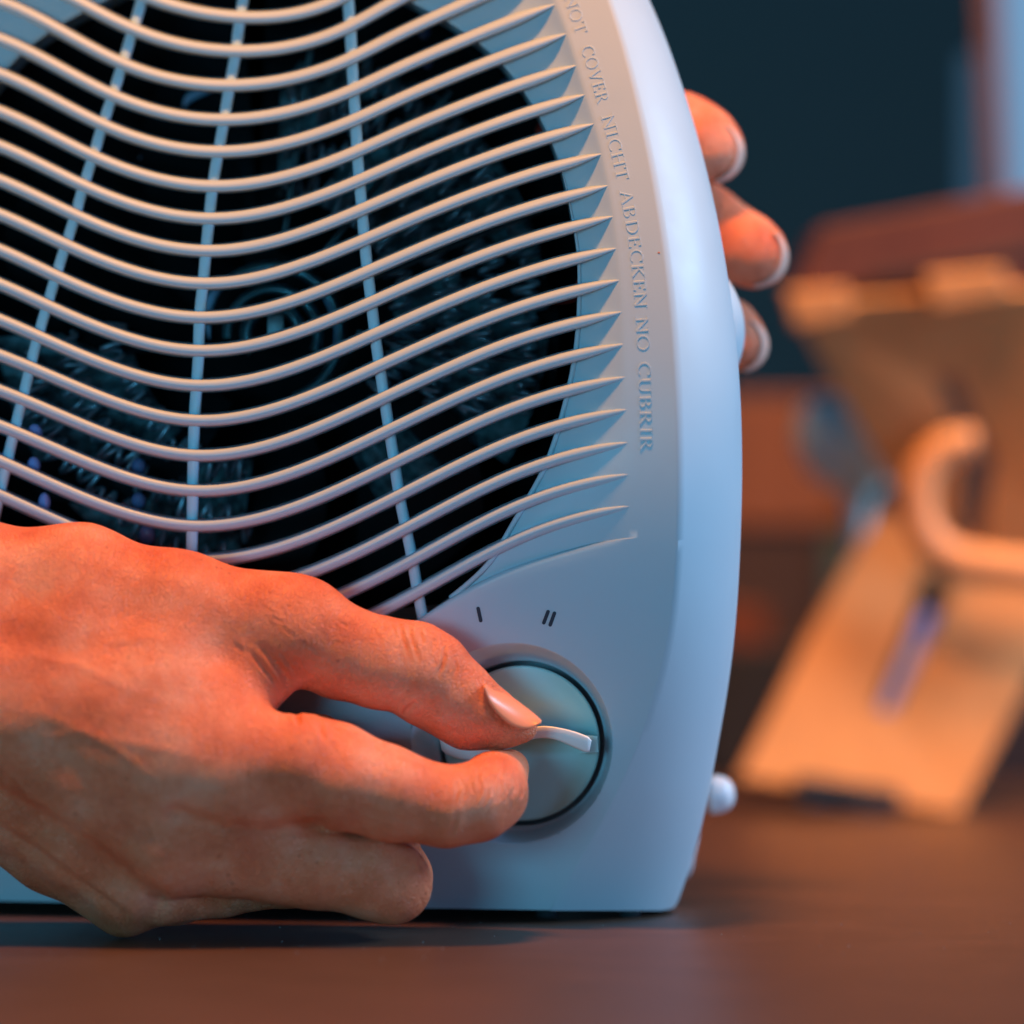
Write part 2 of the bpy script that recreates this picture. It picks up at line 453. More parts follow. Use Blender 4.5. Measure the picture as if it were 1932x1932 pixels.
SECT = [(-1.30, 78), (-1.10, 40), (-0.98, 16), (-0.96, 10.5), (-0.84, 6), (-0.64, 2.9), (-0.34, 0.8), (0, 0), (0.34, 0.8), (0.64, 2.9), (0.84, 6), (0.96, 10.5), (0.98, 16), (1.10, 40), (1.30, 78)]
def sweep_bar(f, x0, x1, tip=True):
    n = 150; xs = np.linspace(x0, x1, n)
    xs = np.r_[xs, np.linspace(x1-60, x1, 16)]; xs = np.unique(np.round(xs, 3)); ys = f(xs)
    g = MB(); rows = []
    for i in range(len(xs)):
        a = max(i-1, 0); b = min(i+1, len(xs)-1); tx, ty = xs[b]-xs[a], ys[b]-ys[a]; l = math.hypot(tx, ty); nx, ny = -ty/l, tx/l
        e = min((x1-xs[i])/120.0, (xs[i]-x0)/120.0, 1.0); e = max(e, 0.0); ww = W0*(0.06+0.94*math.sin(e*math.pi/2)**0.8)
        lift = -1.6*min(1, e*1.5) + (1-min(1, e*5))*1.0
        dsc = 0.05+0.95*min(1, e*1.1)
        rows.append([H(xs[i]+nx*a_*ww, ys[i]+ny*a_*ww, lift+b_*dsc) for a_, b_ in SECT])
    g.grid(rows); return g
for T in Tlist:
    f, x0, x1 = bar_curve(T)
    part(sweep_bar(f, x0, x1), 'grille_bar', M_plastic, fixn=True)
# ribs behind the bars
RS = [(-1, 34), (-1, 10), (-0.7, 2), (0, 0), (0.7, 2), (1, 10), (1, 34)]
def rib(f, y0, y1, w=11):
    ys = np.linspace(y0, y1, 120); xs = f(ys); g = MB(); rows = []
    for i in range(len(ys)):
        rows.append([H(xs[i]+a*w, ys[i], 27+b) for a, b in RS])
    g.grid(rows); part(g, 'grille_rib', M_rib, fixn=True)
rib(ribx['c'], -330, 1268); rib(ribx['r'], -280, 1168); rib(ribx['l'], -280, 1200)
rib(cspline([-200, 300, 700, 1100], [-20, -70, -150, -200]), -60, 1120)

# dial bowl, dial, handle -------------------------------------------------
def circ(c, r, d, n=96, base=(975, 1403)):
    b0 = None
    return [P(c[0]+math.cos(a)*r, c[1]+math.sin(a)*r, depthF(*(c if False else (c[0]+math.cos(a)*r, c[1]+math.sin(a)*r)))+d) for a in np.linspace(0, 2*math.pi, n, endpoint=False)]
bw = MB(); rows = []
for t in np.linspace(0, 1, 12):
    c = (966+19*t, 1403-1*t); r = KR-(KR-156)*t
    dd = 52*math.sin(t*math.pi/2)**1.15 if t > 0 else 0
    rows.append(circ(c, r, dd))
rows.append(circ((986, 1402), 155, 62)); rows.append(circ((987, 1402), 154.5, 110)); rows.append(circ((987, 1402), 10, 112))
rows.insert(0, circ((966, 1403), KR+0.8, -0.2))
bw.grid([r + [r[0]] for r in rows])
part(bw, 'dial_bowl', M_plastic, weld=1e-6)
kn = MB(); rows = []
for r, d in ((146, 100), (146.5, 34), (146, 29), (144.5, 26), (141, 24.5), (90, 23.5), (0.5, 23)):
    rows.append(circ((985, 1402), r, d))
kn.grid([r + [r[0]] for r in rows])
dial = part(kn, 'dial', M_knob, weld=1e-6, fixn=True)
# wavy grip
top = curve2([(829, 1390), (870, 1403), (905, 1408), (945, 1402), (985, 1380), (1020, 1370), (1055, 1373), (1090, 1382), (1117, 1393)], 40)
bot = curve2([(834, 1419), (870, 1433), (912, 1432), (950, 1418), (982, 1402), (1015, 1393), (1045, 1395), (1078, 1408), (1111, 1422)], 40)
def grip(front, back, tp, bt, rnd=5.0):
    g = MB(); rows = []
    n = len(tp)
    prof = []
    for i in range(n):
        a, b = tp[i], bt[i]; m = (a+b)/2; e = 1.0
        if i == 0 or i == n-1: e = 0.72
        row = []
        for q, d in ((1, back), (1, front+rnd), (0.93, front+rnd*0.35), (0.75, front), (-0.75, front), (-0.93, front+rnd*0.35), (-1, front+rnd), (-1, back)):
            x, y = m+(a-m)*q*e; row.append(H(x, y, d + (0 if e == 1 else rnd*0.5*(d < back-1))))
        rows.append(row)
    k = g.grid(rows); w = 8
    g.f.append(tuple(k+i for i in range(w))); g.f.append(tuple(k+(n-1)*w+w-1-i for i in range(w)))
    return g
gp = part(grip(-62, 27, top, bot), 'dial_grip', M_handle, fixn=True); child(gp, dial)
foot = MB(); foot.grid([[H(x, y, d) for x, y in ((1096, 1386), (1127, 1389), (1129, 1419), (1094, 1421), (1096, 1386))] for d in (-26, 25)])
foot.f.append((3, 2, 1, 0)); gf = part(foot, 'grip_foot', M_knob, smooth=False, fixn=True); child(gf, dial)

# printed marks
def mark(x0, y0, x1, y1, w=3.4):
    g = MB(); t = np.array([x1-x0, y1-y0], float); t /= np.linalg.norm(t); nn = np.array([-t[1], t[0]])
    out = []
    for a in np.linspace(0, math.pi, 7): p = np.array([x1, y1])+w*(math.cos(a)*nn+math.sin(a)*t); out.append(p)
    for a in np.linspace(math.pi, 2*math.pi, 7): p = np.array([x0, y0])+w*(math.cos(a)*nn+math.sin(a)*t); out.append(p)
    n = len(out); g.add([H(p[0], p[1], -0.9) for p in out]+[H(p[0], p[1], 1.5) for p in out], [tuple(range(n))]+[(i, (i+1) % n, (i+1) % n+n, i+n) for i in range(n)])
    return g
def two(*gs):
    g = MB()
    for q in gs: g.add(q.v, q.f)
    return g
part(mark(902, 1148, 907, 1171), 'speed_mark', M_print, smooth=False, fixn=True)
part(two(mark(1034, 1154, 1026, 1175), mark(1046, 1157, 1038, 1179)), 'speed_mark', M_print, smooth=False, fixn=True)

# raised lettering ---------------------------------------------------------
TK, TN = 0.16, 0.10
def arc(cx, cy, rx, ry, a0, a1, n=14): return [(cx+rx*math.cos(math.radians(a)), cy+ry*math.sin(math.radians(a))) for a in np.linspace(a0, a1, n)]
def sf(x, y, w=0.17): return ([(x-w, y), (x+w, y)], 0.055)
GL = {
 'N': (0.86, [([(0.14, 0), (0.14, 1)], TN), ([(0.10, 1), (0.74, 0.02)], TK), ([(0.74, 0), (0.74, 1)], TN), sf(0.14, 0.03), sf(0.08, 0.97, .12), sf(0.74, 0.97)]),
 'O': (0.84, [(arc(0.42, 0.5, 0.36, 0.48, 20, 380, 30), 0.11)]),
 'T': (0.74, [([(0.37, 0), (0.37, 1)], TK), ([(0.03, 0.97), (0.71, 0.97)], TN), sf(0.37, 0.03), ([(0.04, 0.8), (0.04, 0.98)], 0.05), ([(0.70, 0.8), (0.70, 0.98)], 0.05)]),
 'C': (0.76, [(arc(0.46, 0.5, 0.38, 0.48, 50, 310, 24), 0.11), ([(0.70, 0.72), (0.70, 0.95)], 0.05)]),
 'V': (0.82, [([(0.10, 1), (0.42, 0.0)], TK), ([(0.72, 1), (0.42, 0.0)], TN), sf(0.10, 0.97, .14), sf(0.72, 0.97, .13)]),
 'E': (0.66, [([(0.15, 0), (0.15, 1)], TK), ([(0.02, 0.97), (0.56, 0.97)], TN), ([(0.15, 0.52), (0.45, 0.52)], TN), ([(0.02, 0.03), (0.60, 0.03)], TN), ([(0.56, 0.80), (0.56, 0.98)], 0.05), ([(0.60, 0.02), (0.60, 0.22)], 0.05), ([(0.45, 0.43), (0.45, 0.61)], 0.05)]),
 'R': (0.76, [([(0.15, 0), (0.15, 1)], TK), ([(0.02, 0.97), (0.3, 0.97)], TN), (arc(0.30, 0.74, 0.25, 0.23, 90, -90, 12), 0.10), ([(0.15, 0.51), (0.32, 0.51)], TN), ([(0.32, 0.51), (0.70, 0.02)], 0.13), sf(0.15, 0.03), sf(0.70, 0.03, .08)]),
 'I': (0.40, [([(0.2, 0), (0.2, 1)], TK), sf(0.2, 0.03), sf(0.2, 0.97)]),
 'H': (0.86, [([(0.15, 0), (0.15, 1)], TK), ([(0.71, 0), (0.71, 1)], TK), ([(0.15, 0.52), (0.71, 0.52)], TN), sf(0.15, 0.03), sf(0.15, 0.97), sf(0.71, 0.03), sf(0.71, 0.97)]),
 'A': (0.82, [([(0.08, 0), (0.40, 1)], TN), ([(0.72, 0), (0.40, 1)], TK), ([(0.2, 0.36), (0.6, 0.36)], TN), sf(0.08, 0.03, .13), sf(0.72, 0.03, .14)]),
 'B': (0.72, [([(0.15, 0), (0.15, 1)], TK), (arc(0.30, 0.76, 0.23, 0.21, 90, -90, 12), 0.09), (arc(0.32, 0.27, 0.28, 0.24, 90, -90, 12), 0.10), ([(0.02, 0.97), (0.32, 0.97)], TN), ([(0.15, 0.53), (0.32, 0.53)], TN), ([(0.02, 0.03), (0.34, 0.03)], TN)]),
 'D': (0.84, [([(0.15, 0), (0.15, 1)], TK), (arc(0.34, 0.5, 0.40, 0.47, 90, -90, 18), 0.11), ([(0.02, 0.97), (0.36, 0.97)], TN), ([(0.02, 0.03), (0.36, 0.03)], TN)]),
 'K': (0.80, [([(0.15, 0), (0.15, 1)], TK), ([(0.68, 0.98), (0.18, 0.48)], TN), ([(0.30, 0.58), (0.72, 0.02)], TK), sf(0.15, 0.03), sf(0.15, 0.97), sf(0.68, 0.97, .10), sf(0.72, 0.03, .10)]),
 'U': (0.84, [([(0.15, 1), (0.15, 0.32)], TK), (arc(0.42, 0.32, 0.27, 0.29, 180, 360, 14), 0.10), ([(0.69, 0.32), (0.69, 1)], TN), sf(0.15, 0.97), sf(0.69, 0.97, .14)]),
}
base = cspline([-70, -5, 32, 64, 93, 193, 225, 337, 366, 429, 603, 700, 849], [1044, 1063, 1075, 1086, 1096, 1126, 1135, 1163, 1169, 1181, 1199, 1204, 1208])
words = [('NOT', -6, 66), ('COVER', 90, 196), ('NICHT', 220, 341), ('ABDECKEN', 361, 580), ('NO', 599, 662), ('CUBRIR', 683, 850)]
CAP = 23.5; zc = [0]
for word, y0, y1 in words:
    tw = sum(GL[c][0] for c in word)+0.10*(len(word)-1)
    g = MB(); pos = 0
    for c in word:
        wdt, strokes = GL[c]
        for st, sw in strokes:
            zc[0] += 1; zz = -1.3-0.06*(zc[0] % 7); pl = np.array(st, float); rows = []
            for i in range(len(pl)):
                a = pl[max(i-1, 0)]; b = pl[min(i+1, len(pl)-1)]; t = b-a; t = t/np.linalg.norm(t)*1.0
                nn = np.array([-t[1], t[0]])*sw/2
                row = []
                for q, zd in ((1.15, 0.8), (0.6, zz), (-0.6, zz), (-1.15, 0.8)):
                    lx, ly = pl[i]+nn*q
                    s = (pos+lx)/tw; yy = y0+(y1-y0)*s; xx = float(base(yy)); e = 1.0
                    tx = float(base(yy+e)-base(yy-e))/(2*e); l = math.hypot(tx, 1); nx, ny = 1/l, -tx/l
                    row.append(H(xx+nx*ly*CAP, yy+ny*ly*CAP, zd))
                rows.append(row)
            g.grid(rows)
        pos += wdt+0.10
    part(g, 'raised_lettering', M_plastic, smooth=False, fixn=True)

# small moulding details
def blob(u, v, r, d=0):
    g = MB(); rows = []
    for a in np.linspace(0, math.pi/2, 6):
        rows.append([H(u+math.cos(t)*r*math.cos(a), v+math.sin(t)*r*math.cos(a), d-r*0.6*math.sin(a)) for t in np.linspace(0, 2*math.pi, 13)])
    g.grid(rows); return g
part(blob(1067, 895, 6, 62), 'moulding_stud', M_plastic)
part(blob(1243, 477, 2.2), 'dust_speck', mat('speck', (0.5, 0.16, 0.08), 0.6))
# feet
for (fx, dd) in ((1032, 110), (1190, 130), (300, 120), (1120, 560), (0, 560)):
    g = MB(); c = P(fx, 1715, depthF(fx, 1715)+dd); g.tube([(c.x, c.y, 0.0), (c.x, c.y, 0.0045)], 0.0028, 18); part(g, 'foot', M_rubber, fixn=True)
# base plate (dark, recessed) closes the underside
g = MB(); pts = [P(u_, 1715, depthF(u_, 1715)+12) for u_ in np.linspace(-270, 1030, 20)]
g.grid([[Vector((p.x, p.y, 0.0042)) for p in pts], [Vector((p.x, 0.11, 0.0042)) for p in pts]])
part(g, 'base_plate', M_rubber)
# rear bulge, cord guard, cord
g = MB(); rows = []
for t in np.linspace(0, 1, 24):
    y = 500+250*t; w = math.sin(math.pi*t)**0.6
    rows.append([P(1340+66*w*math.cos(a)*1.0, y, 330+60*math.sin(a)) for a in np.linspace(-math.pi/2, math.pi/2, 12)])
g.grid(rows); part(g, 'rear_grip', M_plastic)
g = MB(); c = P(1340, 1500, 640); ax = Vector((1, 0.15, 0.06)).normalized(); pts = []; rad = []
for t in np.linspace(0, 1, 14):
    pts.append(c+ax*(t*52*K)); rad.append((40*K)*math.sqrt(max(0.001, 1-max(0, (t-0.25)/0.75)**2.2)))
g.tube(pts, rad, 24); part(g, 'cord_guard', M_white, fixn=True)
g = MB(); pts = curve2([tuple(P(1300, 1520, 640)), tuple(P(1306, 1585, 600)), tuple(P(1300, 1610, 590)), tuple(P(1295, 1640, 610)), tuple(P(1240, 1650, 700)), tuple(P(1100, 1645, 800))], 40)
pts[:, 2] = np.maximum(pts[:, 2], 0.004)
g.tube([tuple(p) for p in pts], 0.0016, 12); part(g, 'power_cord', M_white, fixn=True)

# inside: fan and heating element
HC = (515, 630)
def IP(u, v, d): return P(u, v, d+200*math.log(math.cosh((v-800)/500)))
g = MB()
for r0, r1, d0, d1 in ((132, 122, 380, 365), (88, 80, 370, 360), (56, 42, 340, 300)):
    rows = []
    aa_ = 1.3+r0*0.02
    for (r, d) in ((r0+6, d0+25), (r0, d0), ((r0+r1)/2, d1-6), (r1, d0), (r1-4, d0+25)):
        rows.append([IP(HC[0]+r*math.cos(a), HC[1]+r*math.sin(a), d) for a in np.linspace(aa_, aa_+3.6, 60)])
    g.grid(rows)
hub = part(g, 'motor_hub', mat('hub_metal', (0.18, 0.40, 0.46), 0.28, 0.5), fixn=True)
for uu in ((340, 225, 352, 190, 400, 172), (262, 300, 300, 268, 335, 236), (395, 640, 400, 560, 440, 520), (610, 560, 640, 620, 622, 690)):
    g = MB(); g.tube([IP(p[0], p[1], 400) for p in curve2([uu[0:2], uu[2:4], uu[4:6]], 14)], [K*(1+9*math.sin(math.pi*t/13)) for t in range(14)], 8); c_ = part(g, 'hub_clip_glint', mat('clip', (0.24, 0.38, 0.55), 0.35), fixn=True); child(c_, hub)  # arcs added as blade highlights, the glint put into their pale blue colour
g = MB(); g.box(tuple(IP(520, 615, 285)), (30*K, 20*K, 44*K)); c_ = part(g, 'hub_clip_glint', mat('clip', (0.30, 0.5, 0.55), 0.4), fixn=True); child(c_, hub)
for q in range(7):
    a0 = q*2*math.pi/7+0.5; g = MB(); rows = []
    for r in np.linspace(150, 540, 16):
        aa = a0+0.5*((r-150)/390)**1.1; w = 0.20+0.16*math.sin(math.pi*(r-150)/430)
        rows.append([IP(HC[0]+r*math.cos(aa+w*s), HC[1]+r*math.sin(aa+w*s), 420+60*s) for s in np.linspace(-1, 1, 7)])
    g.grid(rows); part(g, 'fan_blade', M_fan)
M_frame = mat('frame_mica', (0.05, 0.12, 0.13), 0.6, spec=0.3)
nf = noise(M_frame, 120, 6, 0.75); rf_ = ramp(M_frame, nf.outputs['Fac'], [(0.40, (0.008, 0.020, 0.024)), (0.62, (0.13, 0.28, 0.32))]); L(M_frame, rf_.outputs['Color'], B(M_frame).inputs['Base Color'])
for a0, a1, r0, r1 in ((-88, 32, 230, 520), (98, 176, 270, 520), (36, 60, 300, 420)):
    g = MB(); g.grid([[IP(HC[0]+r*math.cos(math.radians(a)), HC[1]-30+r*math.sin(math.radians(a)), 400+10*math.sin(a*0.7)) for a in np.linspace(a0, a1, 60)] for r in np.linspace(r0, r1, 8)]); part(g, 'element_frame', M_frame)
# zigzag heating ribbon between mica strips
def coil(r0, a0, a1, n, amp, d, w=5.5):
    g = MB(); pts = []
    for i, t in enumerate(np.linspace(0, 1, n*6)):
        a = math.radians(a0+(a1-a0)*t); r = r0+amp*(0.75+0.5*math.sin(i*0.37+r0))*math.sin(t*n*math.pi+0.6*math.sin(i*0.11))+5*math.sin(i*0.05+r0); pts.append(IP(HC[0]+r*math.cos(a), HC[1]-30+r*math.sin(a), d+14*math.cos(t*n*math.pi)))
    g.tube(pts, w*K, 6); return g
for r0, a0, a1, n in ((250, -85, 40, 46), (330, -88, 30, 58), (410, -86, 26, 66), (485, -70, 22, 66), (300, 100, 178, 30), (390, 96, 176, 36), (470, 100, 172, 40)):
    part(coil(r0, a0, a1, n, 26, 330), 'heating_coil', M_metal)
for a in (-82, -52, -22, 10):
    g = MB(); t = math.radians(a); rows = []
    for r in (160, 545):
        x, y = HC[0]+r*math.cos(t), HC[1]-30+r*math.sin(t); rows.append([IP(x-6*math.sin(t), y+6*math.cos(t), 200), IP(x, y, 196), IP(x+6*math.sin(t), y-6*math.cos(t), 200), IP(x+6*math.sin(t), y-6*math.cos(t), 270), IP(x-6*math.sin(t), y+6*math.cos(t), 270)])
    g.grid(rows, True); part(g, 'mica_strip', M_mica, fixn=True, smooth=False)
# beads standing in for light through the rear vents, painted in their colour
for (u_, v_) in ((66, 818), (64, 878), (84, 948), (262, 880), (262, 945), (278, 1010), (800, 52), (806, 110), (955, 165), (12, 870)):
    g = MB(); rows = []
    for a in np.linspace(0, math.pi, 8): rows.append([IP(u_+(12+u_%7)*math.sin(a)*math.cos(t), v_+(16+u_%9)*math.sin(a)*math.sin(t), (230 if v_ > 500 else 250)-18*math.cos(a)) for t in np.linspace(0, 2*math.pi, 17)])
    g.grid(rows); part(g, 'vent_light_bead', mat('vent_light', (0.30, 0.34, 0.70) if u_ < 200 else (0.10, 0.13, 0.26), 0.3), fixn=True)
for pts in ([(985, 130, 150), (1010, 175, 150), (1030, 215, 160), (1020, 250, 200)], [(1110, 500, 170), (1085, 555, 150), (1040, 562, 160)]):
    g = MB(); g.tube([IP(*p) for p in curve2(pts, 20)], 14*K, 10); part(g, 'red_wire', M_redwire, fixn=True)

# ================================================================== HANDS (implicit surface meshed here)
def rcone(X, Y, Z, a, b, ra, rb, flat=1.0):
    a = np.array(a, float); b = np.array(b, float); ab = b-a; L2 = float(ab@ab)+1e-9
    t = np.clip(((X-a[0])*ab[0]+(Y-a[1])*ab[1]+(Z-a[2])*ab[2])/L2, 0, 1)
    dx = X-a[0]-t*ab[0]; dy = Y-a[1]-t*ab[1]; dz = (Z-a[2]-t*ab[2])/flat
    return np.sqrt(dx*dx+dy*dy+dz*dz)-(ra+(rb-ra)*t)
def smin(a, b, k):
    h = np.maximum(k-np.abs(a-b), 0)/k
    return np.minimum(a, b)-h*h*k*0.25
class Field:
    def __init__(s, lo, hi, step):
        s.lo = np.array(lo, float); s.step = step
        s.n = ((np.array(hi)-s.lo)/step).astype(int)+1
        s.x = (s.lo[0]+step*np.arange(s.n[0])).astype(np.float32); s.y = (s.lo[1]+step*np.arange(s.n[1])).astype(np.float32); s.z = (s.lo[2]+step*np.arange(s.n[2])).astype(np.float32)
    def blank(s): return np.full(tuple(s.n), 400.0, np.float32)
    def add(s, F, a, b, ra, rb, k, flat=1.0):
        pad = max(ra, rb)*max(1, flat)+k+20
        lo = np.minimum(a, b)-pad; hi = np.maximum(a, b)+pad
        i0 = np.clip(((lo-s.lo)/s.step).astype(int), 0, s.n); i1 = np.clip(((hi-s.lo)/s.step).astype(int)+2, 0, s.n)
        if np.any(i1 <= i0): return F
        X = s.x[i0[0]:i1[0], None, None]; Y = s.y[None, i0[1]:i1[1], None]; Z = s.z[None, None, i0[2]:i1[2]]
        sl = (slice(i0[0], i1[0]), slice(i0[1], i1[1]), slice(i0[2], i1[2]))
        F[sl] = smin(F[sl], rcone(X, Y, Z, a, b, ra, rb, flat).astype(np.float32), k); return F
    def chain(s, F, pts, k):
        for p, q in zip(pts[:-1], pts[1:]): s.add(F, np.array(p[:3], float), np.array(q[:3], float), p[3], q[3], k, p[4] if len(p) > 4 else 1.0)
        return F
def surface_nets(F, lo, step):
    S = F < 0; n = F.shape
    c = [S[i:n[0]-1+i, j:n[1]-1+j, k:n[2]-1+k] for i in (0, 1) for j in (0, 1) for k in (0, 1)]
    sm = sum(x.astype(np.int8) for x in c); act = (sm > 0) & (sm < 8)
    idx = -np.ones(act.shape, np.int64); I = np.argwhere(act); idx[act] = np.arange(len(I))
    acc = np.zeros((len(I), 3)); cnt = np.zeros(len(I))
    corners = [(i, j, k) for i in (0, 1) for j in (0, 1) for k in (0, 1)]
    for a in range(8):
        for b in range(a+1, 8):
            A, Bc = np.array(corners[a]), np.array(corners[b])
            if np.abs(A-Bc).sum() != 1: continue
            fa = F[tuple((I+A).T)]; fb = F[tuple((I+Bc).T)]; m = (fa < 0) != (fb < 0)
            t = np.where(m, fa/(fa-fb+1e-12), 0)[:, None]
            acc += np.where(m[:, None], A+(Bc-A)*t, 0); cnt += m
    V = lo+(I+acc/np.maximum(cnt, 1)[:, None])*step
    faces = []
    for ax in range(3):
        e = [0, 0, 0]; e[ax] = 1
        o1, o2 = [(1, 2), (2, 0), (0, 1)][ax]
        s0 = [slice(1, n[0]-1), slice(1, n[1]-1), slice(1, n[2]-1)]; s0[ax] = slice(0, n[ax]-1); s1 = list(s0); s1[ax] = slice(1, n[ax])
        a, b = S[tuple(s0)], S[tuple(s1)]; E = np.argwhere(a != b); base_ = E.copy()
        for q in range(3):
            if q != ax: base_[:, q] += 1
        flip = a[tuple(E.T)]
        d1 = np.zeros(3, int); d1[o1] = 1; d2 = np.zeros(3, int); d2[o2] = 1
        q0 = idx[tuple((base_-d1-d2).T)]; q1 = idx[tuple((base_-d2).T)]; q2 = idx[tuple(base_.T)]; q3 = idx[tuple((base_-d1).T)]
        Q = np.stack([q0, q1, q2, q3], 1); Q[~flip] = Q[~flip][:, ::-1]; faces.append(Q)
    Fc = np.concatenate(faces); Fc = Fc[(Fc >= 0).all(1)]
    return V, Fc
def smooth_np(V, Fc, it, lam=0.5):
    E = np.concatenate([Fc[:, [0, 1]], Fc[:, [1, 2]], Fc[:, [2, 3]], Fc[:, [3, 0]]]); n = len(V)
    for i in range(it):
        for l in (lam, -lam*1.03):
            acc = np.zeros_like(V); cnt = np.zeros(n)
            for q in range(3): acc[:, q] = np.bincount(E[:, 0], V[E[:, 1], q], n)+np.bincount(E[:, 1], V[E[:, 0], q], n)
            cnt = np.bincount(E[:, 0], minlength=n)+np.bincount(E[:, 1], minlength=n)
            V = V+l*(acc/np.maximum(cnt, 1)[:, None]-V)
    return V
def normals_np(V, Fc):
    fn = np.cross(V[Fc[:, 2]]-V[Fc[:, 0]], V[Fc[:, 3]]-V[Fc[:, 1]]); N_ = np.zeros_like(V)
    for k in range(4):
        for q in range(3): N_[:, q] += np.bincount(Fc[:, k], fn[:, q], len(V))
    return N_/np.maximum(np.linalg.norm(N_, axis=1), 1e-9)[:, None]
def np_mesh(name, V, Fc, mt, parent=None):
    me = bpy.data.meshes.new(name); me.vertices.add(len(V)); me.vertices.foreach_set('co', V.astype(np.float32).ravel())
    me.loops.add(len(Fc)*4); me.loops.foreach_set('vertex_index', Fc.astype(np.int32).ravel())
    me.polygons.add(len(Fc)); me.polygons.foreach_set('loop_start', np.arange(0, len(Fc)*4, 4, dtype=np.int32))
    me.update(calc_edges=True); me.validate(); me.polygons.foreach_set('use_smooth', [True]*len(me.polygons)); me.materials.append(mt)
    o = bpy.data.objects.new(name, me); SC.collection.objects.link(o)
    if parent is not None: o.parent = parent
    return o
def seg_dist(u, v, pl):
    d = np.full(len(u), 1e9); par = np.zeros(len(u))
    for i in range(len(pl)-1):
        a = np.array(pl[i]); b = np.array(pl[i+1]); ab = b-a; t = np.clip(((u-a[0])*ab[0]+(v-a[1])*ab[1])/(ab@ab), 0, 1)
        q = np.hypot(u-a[0]-t*ab[0], v-a[1]-t*ab[1]); m = q < d; d[m] = q[m]; par[m] = (i+t[m])/(len(pl)-1)
    return d, par

# ---- right hand on the dial
STEP = 4.0
Fd = Field((-360, 930, -380), (1060, 1830, 170), STEP)
body_ = Fd.blank()
k = 70
Fd.chain(body_, [(-420, 1205, -60, 230, 0.72), (-150, 1235, -100, 215, 0.6), (60, 1290, -110, 200, 0.5)], k)           # wrist / carpus
Fd.chain(body_, [(-400, 1110, -50, 140, 0.9), (-120, 1118, -70, 134, 0.9), (150, 1126, -80, 118), (330, 1162, -82, 106), (520, 1187, -82, 98)], 60)        # thumb metacarpal
Fd.chain(body_, [(-60, 1270, -165, 120, 0.8), (220, 1345, -180, 106), (440, 1425, -192, 96)], k)     # index metacarpal
Fd.chain(body_, [(-60, 1350, -175, 125, 0.8), (180, 1488, -178, 100), (300, 1595, -186, 88)], 80)    # middle
Fd.chain(body_, [(100, 1340, -190, 84), (330, 1450, -200, 78), (440, 1520, -176, 74), (520, 1545, -160, 58)], 80)    # flesh between them
Fd.chain(body_, [(120, 1230, -150, 96), (300, 1290, -150, 90), (400, 1330, -150, 78)], 80)
Fd.chain(body_, [(-80, 1430, -135, 110, 0.8), (130, 1600, -158, 66), (235, 1682, -155, 58)], 36)     # ring
Fd.chain(body_, [(-90, 1440, -60, 112, 0.9), (100, 1612, -90, 68), (235, 1710, -98, 54)], 30)        # little
Fd.chain(body_, [(100, 1330, -60, 120), (330, 1500, -70, 95), (420, 1560, -60, 90)], k)     # palm mass
Fd.chain(body_, [(330, 1230, -110, 92, 0.7), (440, 1258, -118, 70, 0.7), (500, 1272, -122, 46, 0.6)], 60)     # web
# thumb
th = Fd.blank(); kt = 14
Fd.chain(th, [(470, 1182, -80, 100), (575, 1193, -84, 98), (640, 1228, -86, 88), (720, 1252, -86, 85), (790, 1268, -84, 83), (815, 1278, -82, 80)], kt)
Fd.chain(th, [(815, 1278, -82, 80), (860, 1312, -80, 72), (905, 1345, -78, 60), (945, 1362, -76, 46), (975, 1371, -76, 30), (990, 1373, -76, 20)], kt)
Fd.chain(th, [(800, 1318, -70, 50), (880, 1362, -66, 44), (930, 1374, -66, 32)], 30)
Fd.chain(th, [(792, 1222, -96, 38), (822, 1242, -96, 34)], 40)
# index finger
ix = Fd.blank(); ki = 14
Fd.chain(ix, [(430, 1425, -195, 94), (560, 1446, -200, 96), (640, 1472, -196, 92), (740, 1500, -186, 85), (840, 1522, -176, 77), (898, 1513, -166, 75), (923, 1499, -150, 71)], ki)
Fd.chain(ix, [(923, 1499, -150, 71), (932, 1478, -112, 60), (946, 1464, -76, 46), (960, 1450, -52, 35)], ki)
Fd.chain(ix, [(585, 1392, -175, 38), (640, 1420, -180, 50), (720, 1455, -178, 48)], 30)
# middle finger
mf = Fd.blank()
Fd.chain(mf, [(300, 1600, -185, 86), (430, 1610, -160, 82), (600, 1636, -140, 78), (700, 1656, -128, 78), (738, 1664, -118, 76)], ki)
Fd.chain(mf, [(738, 1664, -118, 76), (752, 1650, -40, 62), (735, 1600, 15, 52), (700, 1545, 30, 44)], ki)
# ring + little finger, tucked behind
rf = Fd.blank()
Fd.chain(rf, [(235, 1682, -150, 58), (300, 1690, -120, 58), (420, 1672, -60, 56), (540, 1660, -20, 52), (580, 1630, 30, 46)], ki)
lf = Fd.blank()
Fd.chain(lf, [(235, 1706, -100, 58), (330, 1692, -60, 54), (440, 1672, 0, 50), (480, 1640, 50, 44)], ki)
inn = Fd.blank()
Fd.chain(inn, [(480, 1400, -60, 58), (600, 1408, -30, 56), (670, 1440, -10, 46), (760, 1500, 0, 40)], ki)      # inner finger seen through the gap
F = smin(body_, th, 40); F = np.minimum(F, smin(body_, ix, 40)); F = smin(F, smin(body_, mf, 44), 9)
F = smin(F, smin(body_, rf, 30), 9); F = smin(F, smin(body_, lf, 30), 9); F = smin(F, inn, 14)
V, Fc = surface_nets(F, Fd.lo, STEP)
V = smooth_np(V, Fc, 3)
Nn = normals_np(V, Fc)
facing = np.clip(-Nn[:, 2]*1.6+0.35, 0, 1)
u, v = V[:, 0], V[:, 1]; disp = np.zeros(len(V))
